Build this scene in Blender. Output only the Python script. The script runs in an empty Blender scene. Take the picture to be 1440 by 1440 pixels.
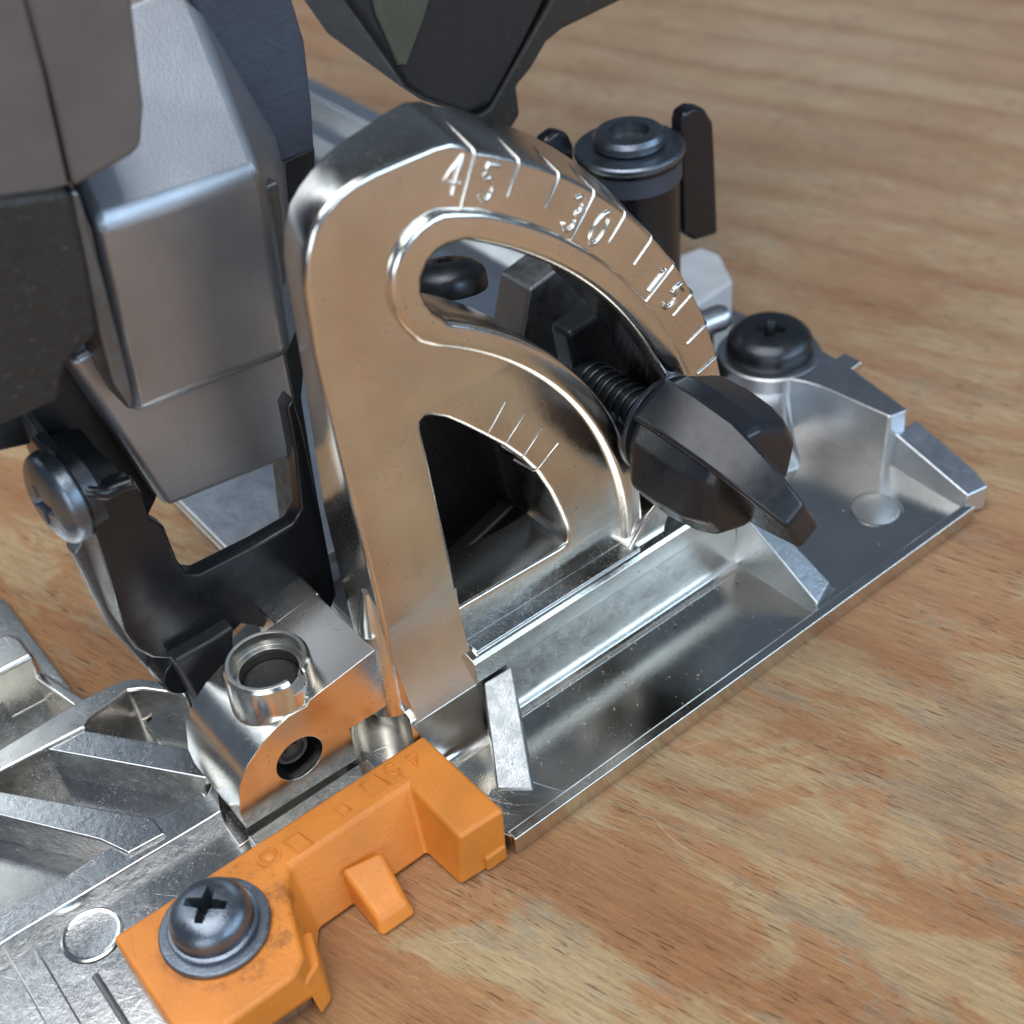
import bpy, bmesh, math, random
from mathutils import Vector, Matrix
random.seed(7)
SC = bpy.context.scene
COL = SC.collection

# ---------------------------------------------------------------- camera (units: about 1 cm)
FPX = 1869.5                       # focal length for a 1440 px wide frame
CR = Matrix(((.77924884, -.62068832, -.08670211), (-.45823097, -.46990131, -.75446481), (.42754606, .62764542, -.65058866)))
CP = -(CR.transposed() @ (Vector(((727-720)/FPX, (1202-720)/FPX, 1.0)) * 19.0))
cam = bpy.data.objects.new('camera', bpy.data.cameras.new('camera')); COL.objects.link(cam)
M = Matrix.Identity(4)
for i in range(3):
    M[i][0] = CR[0][i]; M[i][1] = -CR[1][i]; M[i][2] = -CR[2][i]; M[i][3] = CP[i]
cam.matrix_world = M
cam.data.sensor_width = 36; cam.data.lens = FPX/1440*36
cam.data.clip_start = .5; cam.data.clip_end = 1000
cam.data.dof.use_dof = True; cam.data.dof.focus_distance = 19.2; cam.data.dof.aperture_fstop = .21
SC.camera = cam

# ---------------------------------------------------------------- world, lamps, exposure
w = bpy.data.worlds.new('World'); SC.world = w; w.use_nodes = True
bg = w.node_tree.nodes['Background']; bg.inputs[0].default_value = (.46, .60, .82, 1); bg.inputs[1].default_value = .19
def lamp(name, loc, size, sizey, rad, col, target=(2, 2, 2)):
    l = bpy.data.lights.new(name, 'AREA'); l.shape = 'RECTANGLE'; l.size = size; l.size_y = sizey
    l.energy = rad*math.pi*size*sizey; l.color = col
    o = bpy.data.objects.new(name, l); COL.objects.link(o); o.location = loc
    o.rotation_euler = (Vector(target)-Vector(loc)).to_track_quat('-Z', 'Y').to_euler()
lamp('ceiling_light', (-12, 1, 64), 78, 50, 4.3, (.98, .99, 1))
lamp('window_light', (36, -60, 33), 84, 30, 4.4, (.60, .80, 1))
lamp('left_window_light', (-56, -50, 24), 50, 34, 3.4, (.84, .93, 1))
lamp('far_window_light', (-26, 66, 50), 50, 34, 2.2, (.84, .93, 1))
SC.view_settings.view_transform = 'Standard'; SC.view_settings.look = 'None'; SC.view_settings.exposure = .12; SC.view_settings.gamma = 1
SC.render.engine = 'CYCLES'; SC.cycles.max_bounces = 8; SC.cycles.use_denoising = True
SC.cycles.glossy_bounces = 5; SC.cycles.diffuse_bounces = 3; SC.cycles.caustics_reflective = False

# ---------------------------------------------------------------- helpers
def U(px, py, **k):
    """point of the photograph brought back onto one plane x=, y= or z="""
    d = CR.transposed() @ Vector(((px-720)/FPX, (py-720)/FPX, 1.0))
    ax, v = list(k.items())[0]; i = 'xyz'.index(ax)
    return CP + d*((v-CP[i])/d[i])

MATS = {}
def nodes(name):
    m = bpy.data.materials.new(name); m.use_nodes = True; MATS[name] = m
    nt = m.node_tree; return m, nt, nt.nodes['Principled BSDF']
def N(nt, t, **k):
    n = nt.nodes.new(t)
    for a, b in k.items():
        if a in ('ins',):
            for s, v in b.items(): n.inputs[s].default_value = v
        else: setattr(n, a, b)
    return n
def L(nt, a, b): nt.links.new(a, b)
def ramp(nt, src, stops, interp='LINEAR'):
    r = nt.nodes.new('ShaderNodeValToRGB'); cr = r.color_ramp; cr.interpolation = interp
    while len(cr.elements) < len(stops): cr.elements.new(.5)
    for e, (p, c) in zip(cr.elements, stops):
        e.position = p; e.color = c if len(c) == 4 else (*c, 1)
    L(nt, src, r.inputs[0]); return r
def mix(nt, fac, a, b, typ='MIX'):
    m = nt.nodes.new('ShaderNodeMix'); m.data_type = 'RGBA'; m.blend_type = typ
    for s, v in ((m.inputs[0], fac), (m.inputs[6], a), (m.inputs[7], b)):
        if hasattr(v, 'links') or hasattr(v, 'is_linked'): L(nt, v, s)
        else: s.default_value = v if not isinstance(v, tuple) or len(v) == 4 else (*v, 1)
    return m.outputs[2]
def coords(nt, scale=(1, 1, 1), rot=(0, 0, 0)):
    c = nt.nodes.new('ShaderNodeTexCoord'); mp = nt.nodes.new('ShaderNodeMapping')
    mp.inputs['Scale'].default_value = scale; mp.inputs['Rotation'].default_value = rot
    L(nt, c.outputs['Object'], mp.inputs['Vector']); return mp.outputs[0]
def noise(nt, vec, scale, detail=4, rough=.5, dist=0):
    n = N(nt, 'ShaderNodeTexNoise'); n.inputs['Scale'].default_value = scale; n.inputs['Detail'].default_value = detail
    n.inputs['Roughness'].default_value = rough; n.inputs['Distortion'].default_value = dist
    L(nt, vec, n.inputs['Vector']); return n.outputs['Fac']
def bump(nt, h, b, strength, dist):
    n = N(nt, 'ShaderNodeBump'); n.inputs['Strength'].default_value = strength; n.inputs['Distance'].default_value = dist
    L(nt, h, n.inputs['Height']); L(nt, n.outputs[0], b.inputs['Normal']); return n
def scratches(nt, scale, width=.012, rot=0.0, keep=.5):
    """short thin random hairlines: 0 where none, 1 on a scratch"""
    v = coords(nt, (1, 1, 1), (0, 0, rot))
    wv = N(nt, 'ShaderNodeTexWave', wave_type='BANDS', bands_direction='DIAGONAL'); wv.inputs['Scale'].default_value = scale
    wv.inputs['Distortion'].default_value = 9; wv.inputs['Detail'].default_value = 1; wv.inputs['Detail Scale'].default_value = .6
    L(nt, v, wv.inputs['Vector'])
    r = ramp(nt, wv.outputs['Fac'], [(0, (0, 0, 0)), (1-width, (0, 0, 0)), (1, (1, 1, 1))])
    g = ramp(nt, noise(nt, v, scale*1.3, 2), [(keep, (0, 0, 0)), (keep+.08, (1, 1, 1))])
    return mix(nt, 1.0, r.outputs[0], g.outputs[0], 'MULTIPLY')

def metal(name, base, rough, grit=0.0, dirt=.35, bumpd=.004, bscale=9.0, dirtcol=(.045, .040, .034), metallic=1.0, scr=.2, rv=.35):
    m, nt, b = nodes(name); b.inputs['Metallic'].default_value = metallic
    v = coords(nt)
    n1 = noise(nt, v, 1.3, 5, .6); n2 = noise(nt, v, 22, 4, .65); n3 = noise(nt, v, 70, 3, .6)
    spots = ramp(nt, n2, [(.60, (0, 0, 0)), (.68, (1, 1, 1))])
    area = ramp(nt, n1, [(.50, (0, 0, 0)), (.66, (1, 1, 1))])
    dm = mix(nt, 1.0, spots.outputs[0], area.outputs[0], 'MULTIPLY')
    sc = scratches(nt, 1.7, .010, .3, .5)
    dmf = N(nt, 'ShaderNodeMath', operation='MULTIPLY'); dmf.inputs[1].default_value = dirt; L(nt, dm, dmf.inputs[0])
    tint = ramp(nt, noise(nt, v, .8, 3), [(.35, tuple(c*.9 for c in base)), (.65, tuple(min(1, c*1.06) for c in base))])
    L(nt, mix(nt, dmf.outputs[0], tint.outputs[0], dirtcol), b.inputs['Base Color'])
    rr = ramp(nt, noise(nt, v, 3.5, 5, .7), [(.3, (rough*(1-rv),)*3), (.7, (min(1, rough*(1+rv)),)*3)])
    r2 = mix(nt, dmf.outputs[0], rr.outputs[0], (.75, .75, .75))
    scf = N(nt, 'ShaderNodeMath', operation='MULTIPLY'); scf.inputs[1].default_value = scr; L(nt, sc, scf.inputs[0])
    L(nt, mix(nt, scf.outputs[0], r2, (.55, .55, .55)), b.inputs['Roughness'])
    h = mix(nt, .35, noise(nt, v, bscale, 3, .5), n3)
    if grit:
        vo = N(nt, 'ShaderNodeTexVoronoi'); vo.inputs['Scale'].default_value = 26; L(nt, v, vo.inputs['Vector'])
        h = mix(nt, grit, h, mix(nt, .5, vo.outputs['Distance'], noise(nt, v, 26, 6, .75)))
    h = mix(nt, scf.outputs[0], h, (0, 0, 0))
    bump(nt, h, b, 1.0, bumpd)
    return m
metal('nickel', (.74, .715, .665), .17, bumpd=.0030, bscale=2.2, dirt=.9)
metal('nickel_floor', (.72, .69, .64), .07, bumpd=.0034, bscale=1.6, dirt=.9)
metal('satin_nickel', (.52, .53, .55), .34, grit=.2, bumpd=.005, dirt=.5, rv=.12)
metal('nickel_cast', (.66, .665, .66), .15, grit=.16, bumpd=.0050, dirt=.9)
metal('zinc', (.66, .70, .74), .34, grit=.3, bumpd=.01, dirt=.4, rv=.15)
metal('black_oxide', (.060, .066, .076), .34, bumpd=.005, dirt=.25, dirtcol=(.16, .15, .13), metallic=.85)
metal('worn_screw', (.17, .20, .24), .30, grit=.3, bumpd=.008, dirt=.6, dirtcol=(.02, .02, .02), metallic=.9)
metal('rough_steel', (.20, .21, .22), .45, grit=.4, bumpd=.012, dirt=.8, metallic=.9)

def plastic(name, base, rough, dustc=(.3, .26, .2), dust=.3, bumpd=.003, bscale=40, spec=.5, dlo=.58, sub=0, grime=False):
    m, nt, b = nodes(name); v = coords(nt)
    sp = ramp(nt, noise(nt, v, 9, 6, .75), [(dlo, (0, 0, 0)), (dlo+.12, (1, 1, 1))])
    f = N(nt, 'ShaderNodeMath', operation='MULTIPLY'); f.inputs[1].default_value = dust; L(nt, sp.outputs[0], f.inputs[0])
    t = ramp(nt, noise(nt, v, 1.1, 3), [(.3, tuple(c*.86 for c in base)), (.7, tuple(c*1.1 for c in base))])
    colr = mix(nt, f.outputs[0], t.outputs[0], dustc)
    if grime:                              # oily dirt left round the screw
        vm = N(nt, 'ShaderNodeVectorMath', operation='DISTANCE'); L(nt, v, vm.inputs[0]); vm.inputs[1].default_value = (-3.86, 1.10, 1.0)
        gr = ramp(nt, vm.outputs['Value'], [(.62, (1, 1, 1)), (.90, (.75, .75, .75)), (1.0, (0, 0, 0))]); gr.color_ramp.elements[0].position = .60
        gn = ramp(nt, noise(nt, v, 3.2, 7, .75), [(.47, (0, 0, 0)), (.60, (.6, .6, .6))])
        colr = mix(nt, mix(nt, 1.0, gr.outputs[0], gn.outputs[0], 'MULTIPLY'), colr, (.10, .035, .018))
    L(nt, colr, b.inputs['Base Color'])
    rr = ramp(nt, noise(nt, v, 6, 4), [(.3, (rough*.8,)*3), (.7, (rough*1.2,)*3)])
    L(nt, mix(nt, f.outputs[0], rr.outputs[0], (.9, .9, .9)), b.inputs['Roughness'])
    b.inputs['Specular IOR Level'].default_value = spec
    if sub:
        b.inputs['Subsurface Weight'].default_value = sub; b.inputs['Subsurface Radius'].default_value = (.25, .10, .03)
    sc = scratches(nt, 1.3, .012, 1.0, .55)
    bump(nt, mix(nt, .3, noise(nt, v, bscale, 3), sc), b, 1, bumpd)
    return m
metal('dark_pin', (.07, .07, .07), .5, bumpd=.01, dirt=.8, metallic=.6)
plastic('black_rubber', (.013, .015, .020), .30, dust=.08, dlo=.66, bumpd=.002)
plastic('black_enamel', (.008, .009, .012), .24, dust=.35, dlo=.68, bumpd=.003)
plastic('black_plastic', (.016, .018, .022), .42, dust=.15, dlo=.6)
plastic('slate_plastic', (.050, .060, .085), .50, dust=.12, dlo=.62, bumpd=.010, bscale=14)
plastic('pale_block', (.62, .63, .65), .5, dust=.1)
plastic('brown_black', (.028, .024, .021), .5, dust=.2)
plastic('dusty_black', (.018, .017, .016), .55, dustc=(.20, .16, .11), dust=.85, dlo=.60, bumpd=.02, bscale=8)
plastic('orange_plastic', (.64, .215, .030), .46, dustc=(.30, .10, .03), dust=.35, dlo=.58, bumpd=.009, bscale=16, sub=.10, grime=True)
plastic('taupe_plastic', (.115, .098, .092), .42, dust=.12, bumpd=.004, dlo=.6)
plastic('green_reflection', (.075, .085, .068), .25, dust=.2)  # reflection on the handle panel is put into this greenish base colour
metal('dull_zinc', (.36, .38, .39), .42, grit=.45, bumpd=.012, dirt=.6)
metal('case_grey', (.24, .22, .215), .5, grit=.2, bumpd=.006, bscale=20, dirt=.5, metallic=.45)
m = metal('gear_paint', (.40, .42, .46), .36, grit=.12, bumpd=.004, bscale=30, dirt=.06, metallic=.8, rv=.08, scr=.08)

def bench_material():
    m, nt, b = nodes('worn_wood')
    rz = GRAIN
    v0 = coords(nt, (1, 1, 1), (0, 0, -rz))            # x runs along the grain
    def st(sx, sy):
        mp = N(nt, 'ShaderNodeMapping'); mp.inputs['Scale'].default_value = (sx, sy, 1); L(nt, v0, mp.inputs['Vector']); return mp.outputs[0]
    big = noise(nt, st(.10, .22), 1.6, 4, .55, .6)
    # growth rings: bands across the grain, bent
    wv = N(nt, 'ShaderNodeTexWave', wave_type='BANDS', bands_direction='Y'); wv.inputs['Scale'].default_value = .16
    wv.inputs['Distortion'].default_value = 7; wv.inputs['Detail'].default_value = 4; wv.inputs['Detail Scale'].default_value = .55; wv.inputs['Detail Roughness'].default_value = .6
    L(nt, st(.16, 1), wv.inputs['Vector'])
    fine = noise(nt, st(.9, 13), 1.0, 6, .72, .3)
    hair = noise(nt, st(1.6, 34), 1.0, 5, .75)
    patch = noise(nt, st(.20, .50), 1.0, 7, .66, .7)
    crisp = noise(nt, st(1.1, 22), 1.0, 8, .82, .2)
    gr2 = mix(nt, .45, fine, crisp)
    varnished = ramp(nt, gr2, [(.30, (.27, .122, .050)), (.48, (.44, .222, .094)), (.58, (.52, .275, .122)), (.72, (.60, .35, .18))])
    bare = ramp(nt, gr2, [(.30, (.29, .195, .100)), (.48, (.49, .355, .190)), (.58, (.59, .445, .25)), (.74, (.70, .57, .36))])
    grey = ramp(nt, crisp, [(.32, (.21, .160, .105)), (.5, (.43, .350, .245)), (.68, (.66, .57, .43))])
    def bias(p, r):
        vm = N(nt, 'ShaderNodeVectorMath', operation='DISTANCE'); cc_ = N(nt, 'ShaderNodeTexCoord'); L(nt, cc_.outputs['Object'], vm.inputs[0]); vm.inputs[1].default_value = p
        mr = N(nt, 'ShaderNodeMapRange'); mr.inputs['From Min'].default_value = 0; mr.inputs['From Max'].default_value = r; mr.inputs['To Min'].default_value = 1; mr.inputs['To Max'].default_value = 0
        L(nt, vm.outputs['Value'], mr.inputs['Value']); return mr.outputs[0]
    def add(a, b_, k):
        m_ = N(nt, 'ShaderNodeMath', operation='MULTIPLY_ADD'); L(nt, b_, m_.inputs[0]); m_.inputs[1].default_value = k; L(nt, a, m_.inputs[2]); return m_.outputs[0]
    worn = bias(U(1270, 1180, z=0), 6.0)
    edgy = noise(nt, st(1.6, 5.0), 1.0, 7, .8)
    p2 = add(add(patch, worn, .12), edgy, .16)
    pm = ramp(nt, p2, [(.60, (0, 0, 0)), (.655, (1, 1, 1))])
    pmf = N(nt, 'ShaderNodeMath', operation='MULTIPLY'); pmf.inputs[1].default_value = .90; L(nt, pm.outputs[0], pmf.inputs[0])
    c = mix(nt, pmf.outputs[0], varnished.outputs[0], bare.outputs[0])
    g0 = noise(nt, st(.34, .75), .8, 8, .76, .5)
    gm = ramp(nt, add(add(g0, worn, .10), edgy, .14), [(.635, (0, 0, 0)), (.70, (.62, .62, .62))])
    c = mix(nt, gm.outputs[0], c, grey.outputs[0])
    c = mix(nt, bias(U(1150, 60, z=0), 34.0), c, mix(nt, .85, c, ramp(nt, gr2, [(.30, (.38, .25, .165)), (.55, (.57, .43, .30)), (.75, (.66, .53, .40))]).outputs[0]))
    ring = ramp(nt, wv.outputs['Fac'], [(0, (.74, .62, .56)), (.35, (.95, .93, .91)), (1, (1.0, .99, .97))])
    c = mix(nt, .5, c, ring.outputs[0], 'MULTIPLY')
    bigc = ramp(nt, big, [(.35, (.84, .76, .69)), (.65, (1, 1, 1))])
    c = mix(nt, .8, c, bigc.outputs[0], 'MULTIPLY')
    por = ramp(nt, noise(nt, st(1.8, 30), 1.0, 3, .6), [(.32, (1, 1, 1)), (.38, (0, 0, 0))])
    pg = ramp(nt, noise(nt, st(.3, .6), 1, 4), [(.40, (0, 0, 0)), (.55, (1, 1, 1))])
    pr = mix(nt, 1.0, por.outputs[0], pg.outputs[0], 'MULTIPLY')
    prf = N(nt, 'ShaderNodeMath', operation='MULTIPLY'); prf.inputs[1].default_value = .8; L(nt, pr, prf.inputs[0])
    c = mix(nt, prf.outputs[0], c, (.13, .075, .045))
    stain = ramp(nt, noise(nt, st(.9, 1.5), 1.5, 8, .8, .4), [(.585, (0, 0, 0)), (.70, (.55, .55, .55))])
    c = mix(nt, stain.outputs[0], c, (.15, .125, .095))
    s1 = scratches(nt, .5, .003, .4, .60); s2 = scratches(nt, .7, .003, 2.6, .62)
    sa = mix(nt, 1.0, s1, s2, 'ADD')
    sf = N(nt, 'ShaderNodeMath', operation='MULTIPLY'); sf.inputs[1].default_value = .30; L(nt, sa, sf.inputs[0])
    c = mix(nt, sf.outputs[0], c, (.72, .60, .50))
    L(nt, c, b.inputs['Base Color'])
    rg = mix(nt, pm.outputs[0], (.44, .44, .44), (.66, .66, .66))
    L(nt, rg, b.inputs['Roughness']); b.inputs['Specular IOR Level'].default_value = .4
    h = mix(nt, .5, gr2, hair); h = mix(nt, pr, h, (0, 0, 0)); h = mix(nt, gm.outputs[0], h, crisp)
    bump(nt, h, b, 1.0, .08)
    return m
ga = U(1080, 1170, z=0); gb = U(1230, 1240, z=0); GRAIN = math.atan2(gb.y-ga.y, gb.x-ga.x)
bench_material()

class MB:
    def __init__(s): s.bm = bmesh.new()
    def poly(s, front, back):
        """closed prism between two rings of the same length"""
        a = [s.bm.verts.new(p) for p in front]; b = [s.bm.verts.new(p) for p in back]; n = len(a)
        s.bm.faces.new(a); s.bm.faces.new(b[::-1])
        for i in range(n): s.bm.faces.new((a[i], b[i], b[(i+1) % n], a[(i+1) % n]))
        return s
    def box(s, x0, x1, y0, y1, z0, z1):
        return s.poly([(x0, y0, z0), (x1, y0, z0), (x1, y1, z0), (x0, y1, z0)], [(x0, y0, z1), (x1, y0, z1), (x1, y1, z1), (x0, y1, z1)])
    def slab(s, px, zt, zb=0.0, shrink=0.0):
        """footprint given on its top plane, extruded down"""
        t = [U(a, b, z=zt) for a, b in px]; return s.poly(t, [(p.x, p.y, zb) for p in t])
    def plate(s, px, y, depth, dz=0.0, dx=0.0):
        """outline given on an upright plane y, extruded back"""
        t = [U(a, b, y=y) for a, b in px]; return s.poly(t, [(p.x+dx, p.y+depth, p.z+dz) for p in t])
    def xz(s, pts, y0, y1): return s.poly([(x, y0, z) for x, z in pts], [(x, y1, z) for x, z in pts])
    def xy(s, pts, z0, z1): return s.poly([(x, y, z0) for x, y in pts], [(x, y, z1) for x, y in pts])
    def lathe(s, prof, c, axis=(0, 0, 1), n=48, sx=1.0):
        q = Vector((0, 0, 1)).rotation_difference(Vector(axis).normalized()); c = Vector(c); rings = []
        for r, h in prof:
            if r < 1e-5: rings.append([s.bm.verts.new(c + q @ Vector((0, 0, h)))])
            else: rings.append([s.bm.verts.new(c + q @ Vector((r*math.cos(2*math.pi*i/n)*sx, r*math.sin(2*math.pi*i/n), h))) for i in range(n)])
        for A, B in zip(rings, rings[1:]):
            for i in range(n):
                j = (i+1) % n
                if len(A) == 1 and len(B) == 1: continue
                if len(A) == 1: s.bm.faces.new((A[0], B[j], B[i]))
                elif len(B) == 1: s.bm.faces.new((A[i], A[j], B[0]))
                else: s.bm.faces.new((A[i], A[j], B[j], B[i]))
        if len(rings[0]) > 1: s.bm.faces.new(rings[0][::-1])
        if len(rings[-1]) > 1: s.bm.faces.new(rings[-1])
        return s
    def tube(s, pts, r, n=8):
        pts = [Vector(p) for p in pts]; rings = []
        for i, p in enumerate(pts):
            t = (pts[min(i+1, len(pts)-1)]-pts[max(i-1, 0)]).normalized()
            a = t.orthogonal().normalized() if not rings else (rings_a - t*rings_a.dot(t)).normalized()
            rings_a = a; bb = t.cross(a)
            rings.append([s.bm.verts.new(p + r*(math.cos(2*math.pi*k/n)*a + math.sin(2*math.pi*k/n)*bb)) for k in range(n)])
        for A, B in zip(rings, rings[1:]):
            for k in range(n): s.bm.faces.new((A[k], A[(k+1) % n], B[(k+1) % n], B[k]))
        s.bm.faces.new(rings[0][::-1]); s.bm.faces.new(rings[-1]); return s
    def build(s, name, mat, parent=None, bevel=0.0, seg=3, angle=32, smooth=45):
        bmesh.ops.recalc_face_normals(s.bm, faces=s.bm.faces)
        me = bpy.data.meshes.new(name); s.bm.to_mesh(me); s.bm.free()
        return link(name, me, mat, parent, bevel, seg, angle, smooth)
def link(name, me, mat, parent=None, bevel=0.0, seg=3, angle=32, smooth=45):
    me.materials.clear(); me.materials.append(MATS[mat])
    me.polygons.foreach_set('use_smooth', [True]*len(me.polygons)); me.set_sharp_from_angle(angle=math.radians(smooth))
    o = bpy.data.objects.new(name, me); COL.objects.link(o); o.parent = parent
    if bevel:
        b = o.modifiers.new('bevel', 'BEVEL'); b.width = bevel; b.segments = seg; b.limit_method = 'ANGLE'; b.angle_limit = math.radians(angle); b.use_clamp_overlap = True
        b.harden_normals = True
    return o
def evaluated(o):
    dg = bpy.context.evaluated_depsgraph_get(); dg.update()
    return bpy.data.meshes.new_from_object(o.evaluated_get(dg))
def boolean(o, cutter, op='DIFFERENCE'):
    mo = o.modifiers.new('b', 'BOOLEAN'); mo.object = cutter; mo.operation = op; mo.solver = 'EXACT'
    me = evaluated(o); old = o.data; o.modifiers.clear(); mat = old.materials[0]; o.data = me
    me.materials.clear(); me.materials.append(mat)
    me.polygons.foreach_set('use_smooth', [True]*len(me.polygons)); me.set_sharp_from_angle(angle=math.radians(35))
    bpy.data.objects.remove(cutter); return o
def curve_mesh(loops, depth, bev, res=3):
    """filled outline with holes, extruded; x,z taken as the drawing plane, front at local y=0, back at y=depth"""
    cu = bpy.data.curves.new('c', 'CURVE'); cu.dimensions = '2D'; cu.fill_mode = 'BOTH'
    cu.extrude = depth/2-bev; cu.bevel_depth = bev; cu.bevel_resolution = res; cu.offset = -bev
    for lp in loops:
        sp = cu.splines.new('POLY'); sp.points.add(len(lp)-1); sp.use_cyclic_u = True
        for p, (x, z) in zip(sp.points, lp): p.co = (x, z, 0, 1)
    o = bpy.data.objects.new('c', cu); COL.objects.link(o); me = evaluated(o); bpy.data.objects.remove(o)
    for v in me.vertices:
        x, z, d = v.co; v.co = (x, depth/2-d, z)
    me.flip_normals(); bm = bmesh.new(); bm.from_mesh(me); bmesh.ops.remove_doubles(bm, verts=bm.verts, dist=1e-4)
    bmesh.ops.recalc_face_normals(bm, faces=bm.faces); bm.to_mesh(me); bm.free(); return me
def arc(c, r, a0, a1, n):
    return [(c[0]+r*math.cos(math.radians(a0+(a1-a0)*i/(n-1))), c[1]+r*math.sin(math.radians(a0+(a1-a0)*i/(n-1)))) for i in range(n)]
def rounded(pts, r, n=6):
    """round every corner of a closed 2D outline"""
    out = []; k = len(pts)
    for i in range(k):
        p0, p, p1 = Vector(pts[i-1]), Vector(pts[i]), Vector(pts[(i+1) % k])
        rr = r[i] if isinstance(r, (list, tuple)) else r
        a = (p0-p); b = (p1-p); t = min(rr, a.length*.49, b.length*.49)
        if t < 1e-4: out.append(tuple(p)); continue
        A = p+a.normalized()*t; B = p+b.normalized()*t
        for j in range(n+1):
            u = j/n; q = A*(1-u)**2+p*2*u*(1-u)+B*u*u; out.append(tuple(q))
    return out
def part(name, parent, loc=(0, 0, 0)):
    e = bpy.data.objects.new(name, None); COL.objects.link(e); e.parent = parent; e.location = loc; return e

# ---------------------------------------------------------------- setting: bench top
bm = bmesh.new(); bmesh.ops.create_grid(bm, x_segments=40, y_segments=40, size=120)
o = MB(); o.bm.free(); o.bm = bm
bench = o.build('bench_top', 'worn_wood'); bench['kind'] = 'structure'; bench['label'] = 'worn wooden bench top with scratched orange varnish'

saw = bpy.data.objects.new('circular_saw', None); COL.objects.link(saw)
saw['label'] = 'circular saw standing on its nickel-plated base on the worn wooden bench'; saw['category'] = 'power saw'

# ---------------------------------------------------------------- base plate
YQ = 2.35                                         # front plane of the bevel quadrant
PC = (-1.3, 2.1)                                  # centre of its arcs
b = MB()
b.xy([(.02, .03), (10.33, .03), (10.95, .45), (10.95, 5.2), (12.2, 6.6), (12.2, 30), (0.0, 30), (0.0, 6.9), (-3.0, 5.8), (-3.0, 2.6), (-.9, 2.4), (-.45, 1.0)], 0, .18)
b.xy([(-9.5, 2.55), (-3.0, 2.55), (-2.9, 5.9), (-3.55, 6.8), (-3.55, 10.4), (-9.5, 10.4)], 0, .15)
base = b.build('base_plate', 'nickel_floor', saw, bevel=.03)
MB().xy([(-9.5, -.02), (-3.45, -.02), (-3.45, 1.5), (-.5, 1.5), (-.8, 3.15), (-9.5, 3.15)], 0, .48).build('front_tongue', 'nickel_cast', base, bevel=.03)
# front rim, with its little inner step
MB().poly([(0, 0, 0), (0, 0, .36), (0, .17, .36), (0, .26, .19), (0, .26, 0)], [(10.32, 0, 0), (10.32, 0, .36), (10.2, .17, .36), (10.1, .26, .19), (10.1, .26, 0)]).build('front_rim', 'nickel', base, bevel=.022)
# corner pad where the rim meets the slanted rib
MB().xy([(.02, .02), (1.15, .02), (.80, .70), (.30, .95), (-.28, .66)], .02, .352).build('corner_pad', 'nickel_cast', base, bevel=.02)
# long wall under the quadrant: concave foot, upright lower face, proud upper strip, shelf
prof = [(1.80, .185), (1.88, .195), (1.94, .225), (1.975, .28), (1.985, .40), (2.0, .8), (2.02, 1.26), (1.97, 1.30), (1.94, 1.34), (1.96, 1.70), (2.02, 1.76), (2.36, 1.82), (3.4, 1.82), (3.4, .1), (1.8, .1)]
MB().poly([(.95, y, z) for y, z in prof], [(6.62, y, z) for y, z in prof]).build('quadrant_wall', 'nickel', base, bevel=.012, seg=2, angle=25, smooth=30)
prof2 = [(1.72, .185), (1.80, .20), (1.88, .25), (1.93, .36), (1.96, .62), (1.99, 1.26), (2.04, 1.30), (3.4, 1.30), (3.4, .1), (1.72, .1)]
wl = MB().poly([(-.88, y, z) for y, z in prof2], [(.96, y, z) for y, z in prof2]).build('quadrant_wall', 'nickel', base)
boolean(wl, MB().lathe([(.44, .4), (.44, 1.6)], (-.62, 2.22, 0), n=48).build('cut', 'nickel'))
bv = wl.modifiers.new('bevel', 'BEVEL'); bv.width = .02; bv.segments = 2; bv.limit_method = 'ANGLE'; bv.angle_limit = math.radians(35)
def rib(name, back, front, mat='nickel', bev=.03, draft=.05):
    """wedge rib; back/front = (x0,y,x1,y1,z)"""
    (ax, ay, bx, by, az), (cx, cy, dx, dy, cz) = back, front
    dr = draft
    top = [(ax, ay, az), (bx, by, az), (dx, dy, cz), (cx, cy, cz)]
    bot = [(ax-dr, ay+.02, .08), (bx+dr, by+.02, .08), (dx+dr, dy-dr, .08), (cx-dr, cy-dr, .08)]
    return MB().poly(top, bot).build(name, mat, base, bevel=bev)
rib('slanted_rib', (1.08, 1.98, 1.60, 1.96, 1.22), (.36, .86, .74, .50, .37), 'dull_zinc')
rib('middle_rib', (6.50, 2.0, 6.85, 2.0, 1.36), (6.56, .26, 7.08, .46, .37), 'zinc', draft=.10)
# side lip, falling to the front corner
MB().poly([(10.34, .2, .47), (10.80, .12, .47), (10.95, .5, .50), (11.02, 1.9, .86), (10.42, 1.9, .86)],
          [(10.28, .2, .05), (10.70, .05, .05), (10.95, .45, .05), (11.02, 1.9, .05), (10.36, 1.9, .05)]).build('side_lip', 'zinc', base, bevel=.03)
# ejector circle on the floor, and one on the tongue
MB().lathe([(.38, .003), (.40, .006), (.44, .012), (.47, 0)], U(1232, 716, z=.182)).build('ejector_mark', 'nickel', base)
MB().lathe([(.34, .004), (.36, .006), (.39, .016), (.42, 0)], U(129, 1314, z=.502)).build('ejector_mark', 'nickel_cast', base)
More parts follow.
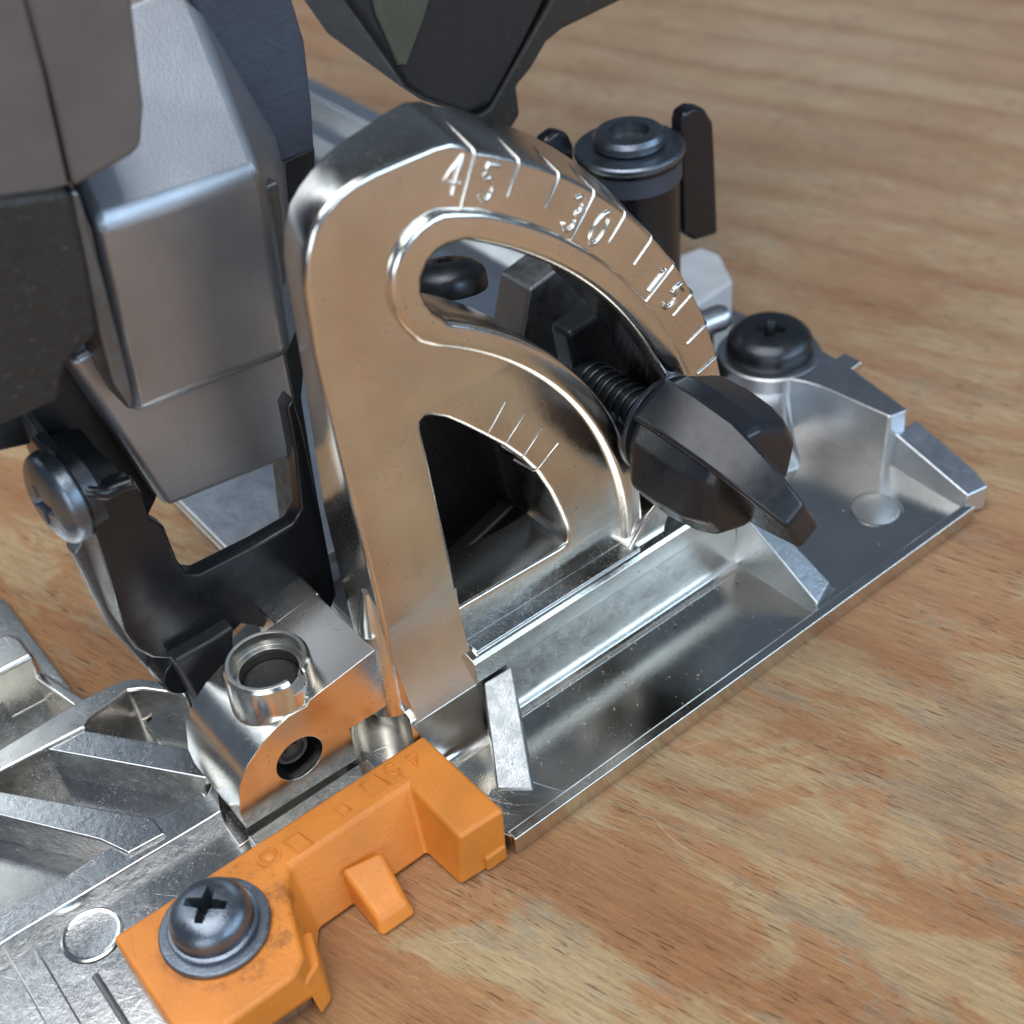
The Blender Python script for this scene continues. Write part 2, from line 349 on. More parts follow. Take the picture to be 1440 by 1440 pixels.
# boss with its arm at the right
bc = Vector((10.28, 4.86, 0))
MB().lathe([(1.12, .1), (1.06, .18), (1.0, .9), (1.0, 1.30), (.96, 1.34)], bc).build('screw_boss', 'satin_nickel', base, bevel=.02)
MB().xy(rounded([(10.24, 1.93), (10.64, 1.83), (10.98, 3.6), (11.05, 5.2), (9.9, 5.2), (9.75, 4.2), (10.08, 3.55)], [.06, .08, .3, .2, .2, .3, .4]), .1, 1.325).build('boss_arm', 'satin_nickel', base, bevel=.04)
MB().poly([(9.2, 2.9, .1), (9.95, 3.9, .1), (9.6, 5.2, .1), (8.0, 5.2, .1), (7.6, 3.5, .1)], [(9.0, 3.2, .75), (9.8, 4.0, 1.05), (9.5, 5.2, 1.1), (8.1, 5.2, 1.0), (7.8, 3.7, .8)]).build('casting_web', 'satin_nickel', base, bevel=.12, seg=4)
MB().poly([(6.9, 2.6, .1), (9.6, 3.6, .1), (9.4, 4.1, .1), (6.9, 3.9, .1)], [(6.9, 2.8, 1.25), (9.3, 3.75, .55), (9.2, 4.0, .55), (6.9, 3.7, 1.25)]).build('casting_web', 'satin_nickel', base, bevel=.08, seg=4)
# small square tab behind the arm and the pale block further back
MB().slab([(1163, 511), (1188, 496), (1213, 508), (1190, 524)], 1.28, .1).build('stop_tab', 'nickel', base, bevel=.03)
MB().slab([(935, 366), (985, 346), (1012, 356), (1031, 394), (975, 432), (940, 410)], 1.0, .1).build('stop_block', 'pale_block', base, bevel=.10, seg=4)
# long side rails going away
MB().box(11.55, 12.2, 9.4, 30, .1, .62).build('side_rail', 'zinc', base, bevel=.06)
MB().box(10.2, 10.75, 9.4, 30, .1, .50).build('side_rail', 'zinc', base, bevel=.06)
MB().box(6.6, 9.2, 8.6, 30, .1, .34).build('side_rail', 'zinc', base, bevel=.06)
MB().box(.02, 4.5, 7.0, 30, .1, .34).build('side_rail', 'zinc', base, bevel=.04)
# ribbed field at the left
RT = .80
MB().slab([(20, 1316), (296, 1150), (312, 1140), (305, 1085), (290, 1118), (212, 1152), (180, 1178), (145, 1196), (70, 1246), (-40, 1312), (-80, 1380)], .74, .1).build('rail', 'nickel_cast', base, bevel=.03)
MB().slab([(-140, 1098), (0, 1112), (215, 1150), (232, 1172), (180, 1200), (140, 1181), (0, 1147), (-140, 1120)], RT, .1).build('rib', 'nickel_cast', base, bevel=.03)
MB().slab([(55, 1052), (97, 1024), (118, 1026), (285, 1056), (300, 1092), (286, 1094)], RT, .1).build('rib', 'nickel_cast', base, bevel=.03)
MB().slab([(-60, 1092), (0, 1052), (110, 985), (172, 955), (200, 953), (262, 966), (262, 978), (200, 969), (180, 971), (128, 1009), (120, 1022), (60, 1053), (0, 1084), (-60, 1118)], RT+.06, .1).build('rail', 'nickel', base, bevel=.05)
MB().slab([(47, 952), (60, 944), (126, 986), (112, 1000)], .70, .1).build('rib', 'nickel', base, bevel=.05)
MB().slab([(-70, 1010), (48, 940), (62, 948), (-60, 1025)], .58, .1).build('rib', 'nickel', base, bevel=.04)
MB().slab([(-80, 935), (0, 893), (14, 889), (30, 896), (48, 920), (-60, 975)], 1.15, .1).build('rail', 'nickel', base, bevel=.08)
MB().slab([(280, 1112), (300, 1118), (352, 1180), (336, 1192)], .56, .1).build('rib', 'nickel', base, bevel=.03)
# lip and slot at the far left of the tongue
MB().xy([(-6.32, -.05), (-5.95, -.05), (-5.95, 3.05), (-6.32, 3.35)], .3, .50).build('rib', 'nickel_cast', base, bevel=.03)
MB().tube([U(134, 1372, z=.49), U(196, 1470, z=.49)], .05).build('slot_edge', 'rough_steel', base)

# ---------------------------------------------------------------- bevel quadrant
OC, OR = (-1.16, 2.26), 7.757
def xzp(px, py): p = U(px, py, y=YQ); return (p.x, p.z)
left = [(-.16, 1.2), (-.18, 3.0), (-.21, 4.6), (-.26, 6.2), (-.27, 7.6), (-.22, 8.45), (-.13, 8.85), (.0, 9.10), (.17, 9.26), (.38, 9.385), (.62, 9.45), (.9, 9.475), (1.7, 9.475), (1.95, 9.44), (2.15, 9.33)]
outer = left + arc(OC, OR, 63.9, -7.0, 90) + [(6.5, .9), (4.6, 1.0), (4.2, 1.6), (1.05, 1.6), (1.05, 1.0)]
SC_ = (-1.5, 1.95)
def ang(c, p): return math.degrees(math.atan2(p[1]-c[1], p[0]-c[0]))
s_up = arc(SC_, 7.13, 61.2, -1, 60); s_lo = arc(SC_, 6.12, -1, 60.6, 60)
slot = s_up + s_lo + [xzp(*p) for p in ((618, 442), (604, 434), (594, 421), (588, 404), (589, 386), (597, 366), (608, 353), (622, 344), (640, 339))]
win = [xzp(*p) for p in ((647, 855), (634, 782), (617, 708), (600, 632), (593, 604), (593, 594), (598, 588), (608, 586), (629, 589), (655, 600), (679, 612), (710, 628), (735, 645), (757, 666), (775, 692), (788, 718), (797, 740), (801, 755), (798, 765), (788, 772))]
me = curve_mesh([outer, slot, win], 1.05, .075, 3)
def sst(a, b, x): t = max(0, min(1, (x-a)/(b-a))); return t*t*(3-2*t)
for v in me.vertices:
    x, y, z = v.co; d = Vector((x-OC[0], z-OC[1])); r = d.length
    edge = (r > OR-.45 and x > 1.6) or z > 8.9 or (x < .3 and z > 8) or (x < -.02 and z > 2)
    if edge and y > .6:
        k = .26*sst(1.2, 2.4, x); q = 1-sst(.2, 1.4, x)
        v.co.x += d.x/r*k + .27*sst(4, 7.5, z)*q; v.co.z += d.y/r*k - .14*q*sst(8, 9, z)
    v.co.y += YQ
quad = link('bevel_quadrant', me, 'nickel', saw, smooth=38)
# raised land round the slot
u = 7.44; l = 5.84
land_o = arc(SC_, 7.53, 60.6, -2, 60) + arc(SC_, 5.75, -2, 61.0, 60) + [xzp(*p) for p in ((584, 480), (566, 462), (553, 444), (546, 424), (543, 400), (545, 376), (553, 352), (566, 330), (583, 312), (600, 300), (616, 293), (640, 292))]
me = curve_mesh([land_o, [(p[0], p[1]) for p in slot]], .5, .11, 4)
for v in me.vertices: v.co.y += YQ-.12
link('slot_land', me, 'nickel', quad, smooth=38)
# foot of the leg flaring onto the wall, and its round left corner
ft = [(1-t/14) for t in range(15)]
fp = [(YQ-.004-.37*(1-t)**2.2, 1.29+1.65*t) for t in ft]
MB().poly([(-.13, y, z) for y, z in fp]+[(-.13, 2.9, 1.29), (-.13, 2.9, 2.94)][::1], [(1.03+.03*(z-1.29), y, z) for y, z in fp]+[(1.03, 2.9, 1.29), (1.08, 2.9, 2.94)]).build('leg_foot', 'nickel', quad, smooth=50)
MB().lathe([(.40, 1.28), (.36, 1.5), (.33, 2.2), (.24, 3.0), (.1, 3.5)], (-.13, YQ+.30, 0), n=40).build('leg_foot', 'nickel', quad, smooth=60)
# block at the right-hand foot of the arc, with a flat dark disc standing for the shaded hole under the knob
MB().xz([(4.15, 1.25), (6.62, 1.25), (6.62, 2.6), (5.4, 2.75), (4.6, 2.3), (4.2, 1.85)], YQ-.22, 3.3).build('arc_foot', 'nickel', quad, bevel=.06)
MB().lathe([(.36, 0), (.36, .02), (.40, .03), (.43, 0)], (5.35, YQ-.215, 1.75), (0, -1, 0)).build('foot_hole_shade', 'dusty_black', quad)
MB().lathe([(.35, 0), (.35, .03)], (5.35, YQ-.205, 1.75), (0, -1, 0)).build('foot_hole_shade', 'dusty_black', quad)
# scale ticks: 45 .. 0
for k in range(10):
    a = math.radians(63.8-5.33*k); long_ = k in (0, 3, 6)
    c, s = math.cos(a), math.sin(a)
    def P3(r, y): return (OC[0]+r*c, y, OC[1]+r*s)
    r0 = OR-(1.0 if k == 0 else .92 if long_ else .46)
    pts = [P3(r0, YQ-.004), P3(OR-.07, YQ-.004), P3(OR-.015, YQ+.02), P3(OR+.005, YQ+.06), P3(OR+.235, YQ+1.02)]
    MB().tube(pts, .021, 8).build('scale_tick', 'nickel', quad, smooth=60)
for (x0, y0, x1, y1) in ((711, 565, 688, 608), (738, 582, 713, 622), (763, 601, 738, 640), (785, 624, 756, 660)):
    p, q = U(x0, y0, y=YQ), U(x1, y1, y=YQ); d = (q-p).normalized()
    MB().tube([p, q, q+Vector((d.x*.05, .05, d.z*.05)), q+Vector((d.x*.08, .45, d.z*.08))], .020, 8).build('scale_tick', 'nickel', quad, smooth=60)
def circ(cx, cy, rx, ry, a0, a1, n=14): return [(cx+rx*math.cos(math.radians(a0+(a1-a0)*i/n)), cy+ry*math.sin(math.radians(a0+(a1-a0)*i/n))) for i in range(n+1)]
GL = {'4': [[(.16, -.5), (.16, .5), (-.27, -.20), (.30, -.20)]],
      '5': [[(.24, .5), (-.18, .5), (-.22, .06)] + circ(0, -.17, .25, .31, 125, -140)],
      '3': [circ(0, .25, .22, .24, 150, -70) + circ(0, -.23, .25, .27, 70, -150)],
      '0': [circ(0, 0, .25, .5, 90, 450, 24)],
      '1': [[(-.14, .30), (.05, .5), (.05, -.5)]]}
def numeral(ch, O, X, Y, size, r, mat, parent):
    mb = MB()
    for st_ in GL[ch]:
        pts = [O+X*(x*size)+Y*(y*size) for x, y in st_]
        fine_ = [pts[0]]
        for a, b_ in zip(pts, pts[1:]): fine_ += [a.lerp(b_, .5), b_]
        mb.tube(fine_, r, 8)
    return mb.build('numeral', mat, parent, smooth=70)
def qnum(ch, px, py, size, a):
    a = math.radians(a-90); X = Vector((math.cos(a), 0, math.sin(a))); Y = Vector((-math.sin(a), 0, math.cos(a)))
    numeral(ch, U(px, py, y=YQ)+Vector((0, -.004, 0)), X*.9, Y, size, .036, 'nickel', quad)
qnum('4', 636, 246, .46, 66); qnum('5', 686, 257, .44, 62)
qnum('3', 806, 300, .46, 48); qnum('0', 843, 321, .46, 43)
qnum('1', 923, 393, .40, 31); qnum('5', 946, 417, .40, 27)

# ---------------------------------------------------------------- pivot block
YB = 2.30
face = [(-2.91, .97), (-1.02, .93), (-1.02, 1.1), (-.9, 1.32), (-.42, 1.34), (-.40, 2.76), (-1.50, 2.58), (-1.58, 2.5), (-1.85, 2.52), (-2.08, 2.45), (-2.34, 2.32), (-2.62, 2.1), (-2.82, 1.8), (-2.92, 1.3)]
piv = MB().xz(face, YB, 3.85).build('pivot_block', 'nickel', saw)
piv.modifiers.clear()
cut = MB().lathe([(.37, -.5), (.37, 1.0)], (-1.88, YB+.4, 1.64), (0, -1, 0)).build('cut', 'nickel')
boolean(piv, cut)
cut = MB().lathe([(.42, 2.2), (.42, 3.4)], (-1.72, 2.95, 0), n=48).build('cut', 'nickel'); boolean(piv, cut)
cut = MB().lathe([(.44, -.1), (.44, 1.6)], (-.62, 2.22, 0), n=48).build('cut', 'nickel'); boolean(piv, cut)
bv = piv.modifiers.new('bevel', 'BEVEL'); bv.width = .075; bv.segments = 3; bv.limit_method = 'ANGLE'; bv.angle_limit = math.radians(32); bv.harden_normals = True
MB().lathe([(.27, -.2), (.27, .10), (.24, .14), (.19, .14), (.18, .09), (.10, .09), (.09, .12), (0, .12)], (-1.88, YB+.34, 1.64), (0, -1, 0), 40).build('pivot_pin', 'dark_pin', piv, smooth=35)
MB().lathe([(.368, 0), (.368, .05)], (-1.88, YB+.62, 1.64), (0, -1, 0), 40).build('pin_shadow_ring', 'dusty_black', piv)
MB().box(-2.95, -.92, 1.92, 2.265, .42, .86).build('guide_ledge', 'nickel', base, bevel=.03)
BX, BY = -1.72, 2.95
bar = MB().lathe([(.64, 2.30), (.63, 2.56), (.60, 2.98), (.56, 3.03)], (BX, BY, 0), n=56).build('barrel', 'nickel', piv)
cut = MB().lathe([(.42, 2.45), (.42, 3.4)], (BX, BY, 0), n=48).build('cut', 'nickel'); boolean(bar, cut)
cut = MB().lathe([(.51, 2.80), (.51, 3.4)], (BX, BY, 0), n=48).build('cut', 'nickel'); boolean(bar, cut)
cut = MB().poly([(BX+.02, BY-.9, 2.78), (BX+.30, BY-.9, 2.78), (BX+.25, BY-.2, 2.78), (BX+.05, BY-.2, 2.78)], [(BX+.0, BY-.9, 3.3), (BX+.34, BY-.9, 3.3), (BX+.27, BY-.2, 3.3), (BX+.03, BY-.2, 3.3)]).build('cut', 'nickel'); boolean(bar, cut)
bv = bar.modifiers.new('bevel', 'BEVEL'); bv.width = .02; bv.segments = 2; bv.limit_method = 'ANGLE'
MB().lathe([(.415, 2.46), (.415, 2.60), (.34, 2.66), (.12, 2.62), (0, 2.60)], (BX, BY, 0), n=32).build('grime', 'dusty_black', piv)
MB().xz([(-1.12, 1.4), (-.34, 1.4), (-.34, 2.735), (-1.12, 2.625)], 3.84, 4.6).build('block_top', 'nickel_cast', piv, bevel=.04)
# round hollow beside the block

# ---------------------------------------------------------------- orange cutting guide
ZT = 1.0
g = MB()
top = [(-5.12, 1.98), (-5.10, -.12), (-3.62, -.12), (-3.36, .02), (-3.22, .45), (-3.0, 1.05), (-2.78, 1.36), (-.78, 1.36), (-.78, .14), (-.04, .10), (-.10, 1.96)]
bot = [(-5.12, 1.98), (-5.12, -.20), (-3.42, -.20), (-3.20, -.02), (-3.12, .3), (-2.96, .62), (-2.8, .84), (-.98, .84), (-.92, .10), (-.12, .04), (-.10, 1.96)]
# thin web at the left rides on the tongue, deep skirt at the right
g.poly([(x, y, ZT) for x, y in top], [(x, y, .49 if x < -3.3 else .04) for x, y in bot])
guide = g.build('cutting_guide', 'orange_plastic', saw, bevel=.065, seg=5)
T = [U(480, 1222, z=.62), U(536, 1196, z=.60), U(572, 1268, z=.26), U(532, 1294, z=.28)]
MB().poly(T, [(T[0].x-.06, T[0].y+.1, .02), (T[1].x+.1, T[1].y+.1, .02), (T[2].x+.06, T[2].y-.12, .02), (T[3].x-.06, T[3].y-.12, .02)]).build('pointer_tab', 'orange_plastic', guide, bevel=.07, seg=5)
MB().box(-.50, -.13, .02, .5, .03, .34).build('pointer_tab', 'orange_plastic', guide, bevel=.05, seg=4)
MB().poly([(-3.52, -.16, .75), (-3.20, .0, .75), (-3.02, .5, .70), (-3.3, .6, .70)], [(-3.46, -.26, .06), (-3.24, -.16, .06), (-3.06, .3, .06), (-3.2, .4, .06)]).build('pointer_tab', 'orange_plastic', guide, bevel=.05, seg=4)
# raised ring, frames and 45 on its top
def mark(name, mb): mb.build(name, 'orange_plastic', guide, smooth=60)
c = U(378, 1204, z=ZT); mark('raised_ring', MB().lathe([(.13, 0), (.14, .018), (.17, .018), (.18, 0)], c)); mark('raised_ring', MB().lathe([(.0, .014), (.07, .012), (.08, 0)], c))
for quadp in (((398, 1183), (420, 1170), (441, 1186), (419, 1200)), ((506, 1104), (527, 1089), (550, 1104), (525, 1124)), ((470, 1140), (484, 1131), (496, 1140), (482, 1149))):
    P_ = [U(a, b_, z=ZT+.004) for a, b_ in quadp]
    mark('raised_frame', MB().tube(P_+[P_[0]], .018, 6))
for ch, px, py in (('5', 554, 1085), ('4', 583, 1067)):
    numeral(ch, U(px, py, z=ZT+.004), Vector((-1, 0, 0)), Vector((0, -1, 0)), .30, .022, 'orange_plastic', guide)

# ---------------------------------------------------------------- screws
def screw(name, c, axis, rh, h, rw=0, wt=.06, mat='worn_screw', rot=.4, rec=.5, parent=saw, flat=.75):
    c = Vector(c); A = Vector(axis).normalized()
    prof = [(rh*.96, 0), (rh, h*.12), (rh*.985, h*.42)]
    for i in range(1, 8):
        t = i/7*math.pi/2*flat; prof.append((rh*.985*math.cos(t)**.8, h*.42+h*.58*math.sin(t)/math.sin(math.pi/2*flat)))
    prof.append((0, h))
    s = MB().lathe(prof, c + A*(wt if rw else 0), A, 56).build(name, mat, parent, smooth=50)
    base_c = c + A*(wt if rw else 0)
    q = Vector((0, 0, 1)).rotation_difference(A)
    cu = MB(); w0, l0 = rh*.15, rh*rec
    def tp(x, y, z):
        ca, sa = math.cos(rot), math.sin(rot); return base_c + q @ Vector((x*ca-y*sa, x*sa+y*ca, z))
    outl = [(w0, w0), (w0*.75, l0), (-w0*.75, l0), (-w0, w0), (-l0, w0*.75), (-l0, -w0*.75), (-w0, -w0), (-w0*.75, -l0), (w0*.75, -l0), (w0, -w0), (l0, -w0*.75), (l0, w0*.75)]
    cu.poly([tp(x*.45, y*.45, h*.30) for x, y in outl], [tp(x*1.15, y*1.15, h*1.3) for x, y in outl])
    boolean(s, cu.build('cut', mat))
    if rw:
        MB().lathe([(rw, 0), (rw*1.0, wt*.8), (rw*.97, wt), (rh*1.05, wt*1.05), (rh*.5, wt*1.05)], c, A, 64).build('washer', mat, s, bevel=.008, seg=2)
    return s
s1 = screw('guide_screw', (-4.02, 1.16, ZT), (0, 0, 1), .55, .50, rw=.735, wt=.09, rot=.75, rec=.56)
MB().lathe([(.60, 0), (.60, .08), (.57, .10), (.4, .10)], (-4.02, 1.16, ZT+.09), n=48).build('lock_washer', 'worn_screw', s1)
screw('base_screw', (bc.x, bc.y, 1.34), (0, 0, 1), .83, .50, mat='black_oxide', rot=.65, rec=.36, flat=.55)
sp = U(64, 708, y=4.9)
s3 = screw('bracket_screw', sp+Vector((.28, 0, 0)), (-1, -.12, .05), .66, .34, rw=.0, mat='worn_screw', rot=.3, rec=.5)
MB().lathe([(.62, 0), (.62, .2)], sp+Vector((.30, 0, 0)), (1, .12, -.05), 40).build('spacer', 'black_oxide', s3)

# ---------------------------------------------------------------- wing knob on its stud
KX, KZ = 5.0, 3.85
kn = MB()
kn.lathe([(.70, 0), (.88, .05), (.92, .16), (.90, .6), (.84, 1.15), (.74, 1.40), (.5, 1.50), (0, 1.52)], (KX, 2.02, KZ), (0, -1, 0), 64)
knob = kn.build('wing_knob', 'black_rubber', saw, smooth=50)
va = math.radians(120); kv = Vector((math.cos(va), 0, math.sin(va))); kt = Vector((kv.z, 0, -kv.x))
def ring(y, h, w, dz=0): c = Vector((KX, y, KZ+dz)); return [c+kv*h-kt*w, c+kv*h+kt*w, c-kv*h+kt*w, c-kv*h-kt*w]
def loft(name, rings, mat, parent, **k):
    b = MB(); R = [[b.bm.verts.new(p) for p in r] for r in rings]; n = len(R[0])
    for A, B in zip(R, R[1:]):
        for i in range(n): b.bm.faces.new((A[i], A[(i+1) % n], B[(i+1) % n], B[i]))
    b.bm.faces.new(R[0][::-1]); b.bm.faces.new(R[-1]); return b.build(name, mat, parent, **k)
loft('grip_wing', [ring(2.0, .98, .36), ring(1.88, 1.10, .37), ring(1.3, 1.08, .38), ring(.6, .96, .37, -.03), ring(.0, .72, .31, -.13), ring(-.54, .40, .23, -.27), ring(-.62, .34, .19, -.30)], 'black_rubber', knob, bevel=.07, seg=4)
for sg in (1, -1):                       # the two rounded lobes beside the wing
    rr = []
    for y, r0 in ((2.0, .90), (1.86, 1.03), (1.3, 1.05), (.80, 1.0), (.50, .92), (.36, .80)):
        c = Vector((KX, y, KZ)); rr.append([c+kt*(sg*.26)+kv*(r0*.94), c+kt*sg*r0*.62+kv*(r0*.72), c+kt*sg*r0*1.03+kv*(r0*.12), c+kt*sg*r0*1.0-kv*(r0*.40), c+kt*sg*r0*.60-kv*(r0*.84), c+kt*(sg*.26)-kv*(r0*.94)])
    loft('grip_lobe', rr, 'black_rubber', knob, bevel=.06, seg=4, angle=12, smooth=50)
stud = MB().lathe([(.30, 0), (.30, 2.1)], (KX, 1.95, KZ), (0, 1, 0), 32).build('stud', 'black_oxide', saw)
for k in range(9):
    y = 2.45+k*.16
    pts = [(KX+.31*math.cos(t*math.pi/8), y+.16*t/16, KZ+.31*math.sin(t*math.pi/8)) for t in range(17)]
    MB().tube(pts, .042, 6).build('thread', 'black_oxide', stud, smooth=60)
MB().lathe([(.78, 0), (.80, .04), (.80, .10), (.30, .12)], (KX, YQ-.09, KZ), (0, -1, 0), 48).build('washer', 'worn_screw', stud)

MB().lathe([(.26, -1.2), (.26, 0), (.20, .12), (0, .16)], U(1014, 446, y=5.6), (.9, -.3, .1), 32).build('pin_end', 'satin_nickel', saw, smooth=50)
# ---------------------------------------------------------------- things seen through the slot and window
h6 = MB(); cn = U(788, 436, y=5.4)
h6.xz([(cn.x+1.08*math.cos(math.radians(60*i+12)), cn.z+1.08*math.sin(math.radians(60*i+12))) for i in range(6)], 5.2, 6.0)
h6.build('hex_nut', 'rough_steel', saw, bevel=.06)
MB().plate([(800, 470), (850, 440), (905, 470), (935, 560), (930, 640), (860, 600), (812, 530)], 3.95, .5).build('clamp_foot', 'black_plastic', saw, bevel=.1)
MB().plate([(855, 380), (880, 372), (985, 520), (965, 600), (930, 560)], 4.1, .35).build('clamp_arm', 'dusty_black', saw, bevel=.05)
p = U(630, 410, y=4.6); screw('inner_screw', p, (.15, .25, .95), .60, .46, mat='black_oxide', rot=.2, rec=.3)
MB().plate([(585, 560), (690, 560), (705, 640), (715, 690), (690, 745), (640, 800), (560, 820), (560, 600)], 4.9, 1.6).build('housing_foot', 'dusty_black', saw, bevel=.15)
MB().plate([(690, 600), (770, 640), (800, 740), (745, 730), (715, 700)], 4.4, .8).build('dusty_spacer', 'dusty_black', saw, bevel=.1)
MB().box(.6, 6.6, 3.4, 6.2, .1, .5).build('rear_ledge', 'rough_steel', base, bevel=.05)
MB().plate([(640, 790), (720, 715), (740, 690), (750, 705), (725, 745), (650, 815)], 4.6, .5).build('link_bar', 'black_plastic', saw, bevel=.08)

# ---------------------------------------------------------------- rear clamp with bushing and bolt
YC = 6.6
cc = U(885, 214, y=YC); CX, CZ = cc.x, cc.z
S_ = .066*.245
clampb = MB().plate([(958, 175), (962, 160), (975, 152), (992, 153), (1004, 172), (1006, 200), (1011, 330), (978, 340), (962, 330)], YC-.35, .35, dx=.05).build('clamp_bracket', 'black_enamel', saw, bevel=.09, seg=4)
MB().plate([(762, 215), (768, 196), (785, 184), (800, 187), (808, 205), (812, 330), (762, 330)], YC+.5, .3).build('bracket_ear', 'black_enamel', clampb, bevel=.09, seg=4)
rw = (U(953, 214, y=YC)-U(817, 214, y=YC)).length/2*.80
bush = MB().lathe([(rw*.92, -5.9), (rw*.92, -.45), (rw*.95, -.42), (rw*.95, -.02)], (CX, YC, CZ), n=56).build('bushing', 'black_enamel', saw, bevel=.03)
MB().lathe([(rw*.96, -.44), (rw*.96, -.10)], (CX, YC, CZ), n=56).build('bushing_collar', 'slate_plastic', bush)
MB().lathe([(rw, 0), (rw*1.02, .04), (rw*1.02, .10), (rw*.98, .14), (rw*.5, .14)], (CX, YC, CZ), n=64).build('washer', 'worn_screw', bush, bevel=.01)
bl = MB().lathe([(rw*.60, .14), (rw*.66, .2), (rw*.66, .32), (rw*.60, .40), (rw*.44, .41)], (CX, YC, CZ), n=56).build('clamp_bolt', 'worn_screw', bush, smooth=40)
cut = MB().lathe([(rw*.36, .2), (rw*.40, .8)], (CX, YC, CZ), n=40).build('cut', 'black_oxide'); boolean(bl, cut)
MB().lathe([(rw*.35, .22), (0, .24)], (CX, YC, CZ), n=32).build('bolt_socket', 'rough_steel', bush)
MB().box(CX-rw, CX+2.0, YC-.2, YC+1.8, .15, 1.4).build('clamp_base', 'black_enamel', clampb, bevel=.1)

# ---------------------------------------------------------------- front handle
H = 8.0
hd = MB().plate([(455, -60), (478, -12), (572, 128), (600, 146), (655, 165), (692, 150), (740, 60), (800, -60)], H, 2.4, dz=.4).build('front_handle', 'black_plastic', saw, bevel=.16, seg=4)
MB().plate([(664, 168), (690, 150), (772, 8), (800, -60), (1010, -70), (882, -2), (792, 42), (770, 60), (748, 98), (728, 122), (733, 162), (716, 190)], H+.15, 1.9, dz=.2).build('handle_shell', 'brown_black', hd, bevel=.08, seg=3)
MB().plate([(512, -50), (620, -50), (596, 30), (572, 94), (560, 92), (528, 20)], H-.05, .2).build('handle_panel', 'green_reflection', hd, bevel=.04)

MB().poly([(1.5, 8.6, 10.2), (13, 8.6, 9.6), (13, 17, 10), (1.5, 17, 10)], [(0, 7.8, 22), (13, 8.2, 22), (13, 18, 22), (0, 18, 22)]).build('unseen_housing', 'black_plastic', saw, bevel=.8, seg=5)  # saw body out of view, added so the metal below mirrors something dark

# ---------------------------------------------------------------- gear case, covers and guard
def V(px, py, y): return U(px, py, y=y)
gc = MB()
gc.poly([V(132, 318, 4.9), V(372, 240, 4.9), V(384, 330, 4.95), V(408, 500, 5.0), V(300, 540, 5.0), V(196, 585, 5.0), V(184, 578, 5.0)],
        [V(20, 60, 6.6), V(262, -40, 6.6), V(420, 120, 8.5), V(440, 420, 8.5), V(320, 480, 8.5), V(150, 520, 8.5), V(90, 420, 8.0)])
gear = gc.build('gear_case', 'gear_paint', saw, bevel=.42, seg=8, smooth=70)
MB().plate([(98, 508), (150, 480), (390, 420), (418, 560), (426, 640), (300, 690), (236, 716), (200, 662)], 5.12, 3.2).build('case_lower', 'gear_paint', gear, bevel=.12, seg=4)
mc = MB().plate([(-80, -60), (170, -70), (186, -10), (204, 150), (200, 205), (186, 220), (103, 266), (66, 110), (22, -40)], 4.3, 3.4).build('motor_cover', 'taupe_plastic', saw, bevel=.16, seg=5)
MB().plate([(-90, -60), (20, -60), (62, 100), (98, 262), (60, 274), (-90, 290)], 4.22, 3.0).build('cover_panel', 'taupe_plastic', mc, bevel=.05)
MB().plate([(-90, 292), (88, 268), (102, 270), (128, 380), (142, 470), (96, 512), (86, 566), (-90, 640)], 4.1, 3.2).build('dusty_housing', 'dusty_black', saw, bevel=.14, seg=4)
MB().plate([(96, 268), (112, 268), (150, 400), (176, 500), (190, 560), (184, 580), (160, 540), (128, 420)], 4.55, .8).build('case_fin', 'rough_steel', gear, bevel=.06)
gd = MB().plate([(240, -60), (390, -60), (412, 0), (430, 60), (440, 150), (444, 212), (395, 232), (388, 240), (372, 215), (320, 110)], 6.3, 1.0, dz=.3).build('blade_guard', 'slate_plastic', saw, bevel=.07, seg=4)
MB().plate([(372, 225), (395, 228), (444, 205), (447, 330), (425, 560), (480, 900), (440, 900), (412, 640), (350, 520), (350, 300)], 6.5, .8).build('guard_side', 'black_plastic', gd, bevel=.05)
MB().plate([(376, 262), (392, 255), (398, 300), (404, 400), (394, 410), (380, 330)], 5.2, .4).build('guard_edge', 'rough_steel', gd, bevel=.04)
# U-shaped motor bracket with open notch
YK = 4.35
out = [(112, 690), (150, 692), (168, 680), (186, 676), (203, 700), (212, 730), (232, 742), (250, 788), (262, 806), (280, 808), (360, 768), (412, 738), (424, 716), (416, 640), (404, 575), (412, 560), (424, 590), (440, 660), (474, 836), (466, 858), (440, 872), (372, 884), (340, 878), (318, 900), (300, 960), (288, 985), (276, 970), (246, 928), (215, 926), (192, 914), (178, 890), (150, 790)]
me = curve_mesh([[(lambda q: (q.x, q.z))(U(a, b_, y=YK)) for a, b_ in out]], .30, .05, 3)
for v in me.vertices: v.co.y += YK
brk = link('motor_bracket', me, 'black_enamel', saw, smooth=40)
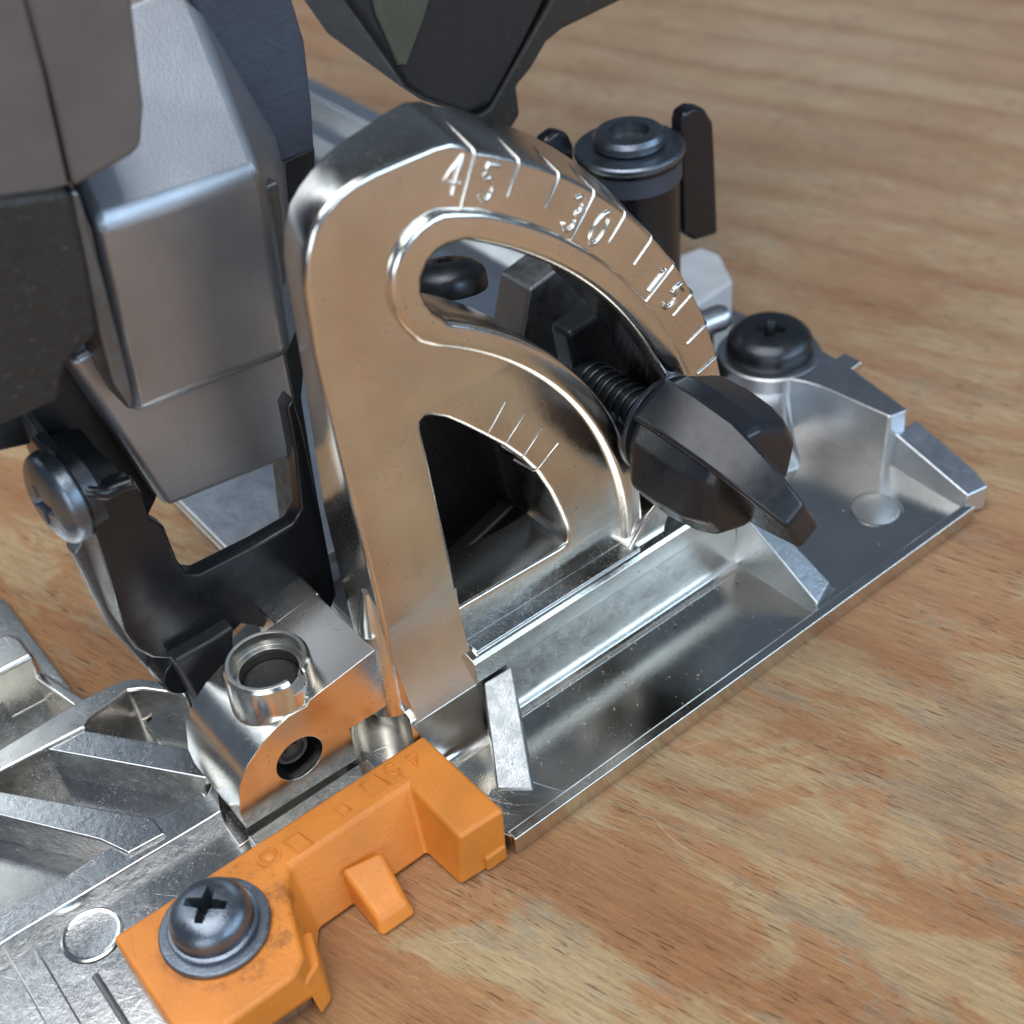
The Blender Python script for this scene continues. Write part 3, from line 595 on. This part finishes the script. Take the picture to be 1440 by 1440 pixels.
# folded left cheek and curled top
A0, A1 = U(114, 692, y=YK+.05), U(182, 900, y=YK+.05)
MB().poly([A0, A0+Vector((.10, 0, .02)), A1+Vector((.12, 0, .1)), A1], [A0+Vector((-.1, 1.7, .9)), A0+Vector((.02, 1.7, .9)), A1+Vector((.1, 1.4, .5)), A1+Vector((0, 1.4, .5))]).build('bracket_cheek', 'rough_steel', brk, bevel=.03)
MB().tube([U(52, 612, y=5.2), U(82, 650, y=4.9), U(106, 678, y=4.6), U(126, 692, y=4.4), U(148, 694, y=4.36), U(168, 684, y=4.36), U(186, 678, y=4.30)], .10, 12).build('bracket_lip', 'black_enamel', brk, smooth=70)
MB().poly([U(58, 612, y=5.2), U(130, 694, y=4.40), U(186, 678, y=4.40), U(205, 702, y=4.5), U(160, 660, y=5.0), U(112, 600, y=5.4)],
          [U(58, 640, y=5.5), U(130, 710, y=4.7), U(186, 700, y=4.7), U(205, 730, y=4.8), U(160, 690, y=5.3), U(112, 620, y=5.7)]).build('bracket_lip', 'black_enamel', brk, bevel=.05)
MB().plate([(104, 780), (128, 738), (150, 790), (190, 905), (250, 945), (262, 975), (238, 962), (205, 940), (160, 890)], 5.0, .3).build('hinge_strap', 'rough_steel', brk, bevel=.04)
MB().lathe([(.36, 0), (.38, .1), (.38, .5)], U(262, 948, y=4.5), (0, 1, 0), 32).build('hinge_eye', 'black_enamel', brk, bevel=.03)
MB().plate([(246, 930), (300, 900), (330, 880), (330, 930), (300, 990), (285, 1000)], 4.1, .9).build('hinge_lug', 'black_plastic', brk, bevel=.06)

MB().plate([(-20, 560), (100, 480), (190, 600), (222, 700), (205, 735), (150, 690), (100, 670), (60, 622), (-20, 640)], 5.7, .9).build('bracket_arm', 'black_plastic', brk, bevel=.05)
MB().box(1.08, 4.35, 2.05, 2.36, 1.5, 1.835).build('shelf', 'nickel_cast', base, bevel=.02)

# ---------------------------------------------------------------- crumbs of sawdust
mb = MB()
def crumb(p, s):
    vs = [mb.bm.verts.new(Vector(p)+Vector((random.uniform(-s, s), random.uniform(-s, s), random.uniform(0, s)))) for _ in range(4)]
    for a, b_, c_ in ((0, 1, 2), (0, 1, 3), (0, 2, 3), (1, 2, 3)): mb.bm.faces.new((vs[a], vs[b_], vs[c_]))
for _ in range(90): crumb((random.uniform(1.2, 10.2), random.uniform(.3, 1.8), .185), random.uniform(.008, .03))
for _ in range(60): crumb((random.uniform(1.2, 6.3), random.uniform(1.6, 1.93), .2), random.uniform(.01, .03))
for _ in range(80): crumb((random.uniform(1.2, 4.3), random.uniform(2.05, 2.33), 1.83), random.uniform(.006, .022))
for _ in range(70): crumb((random.uniform(-6, -3.2), random.uniform(1.95, 3.1), .485), random.uniform(.006, .02))
for _ in range(120): crumb((random.uniform(-5, 14), random.uniform(-6, 0), .002), random.uniform(.006, .022))
plastic('sawdust', (.55, .45, .33), .9)
cr = mb.build('sawdust', 'sawdust'); cr['kind'] = 'stuff'; cr['label'] = 'pale sawdust crumbs on the base and bench'
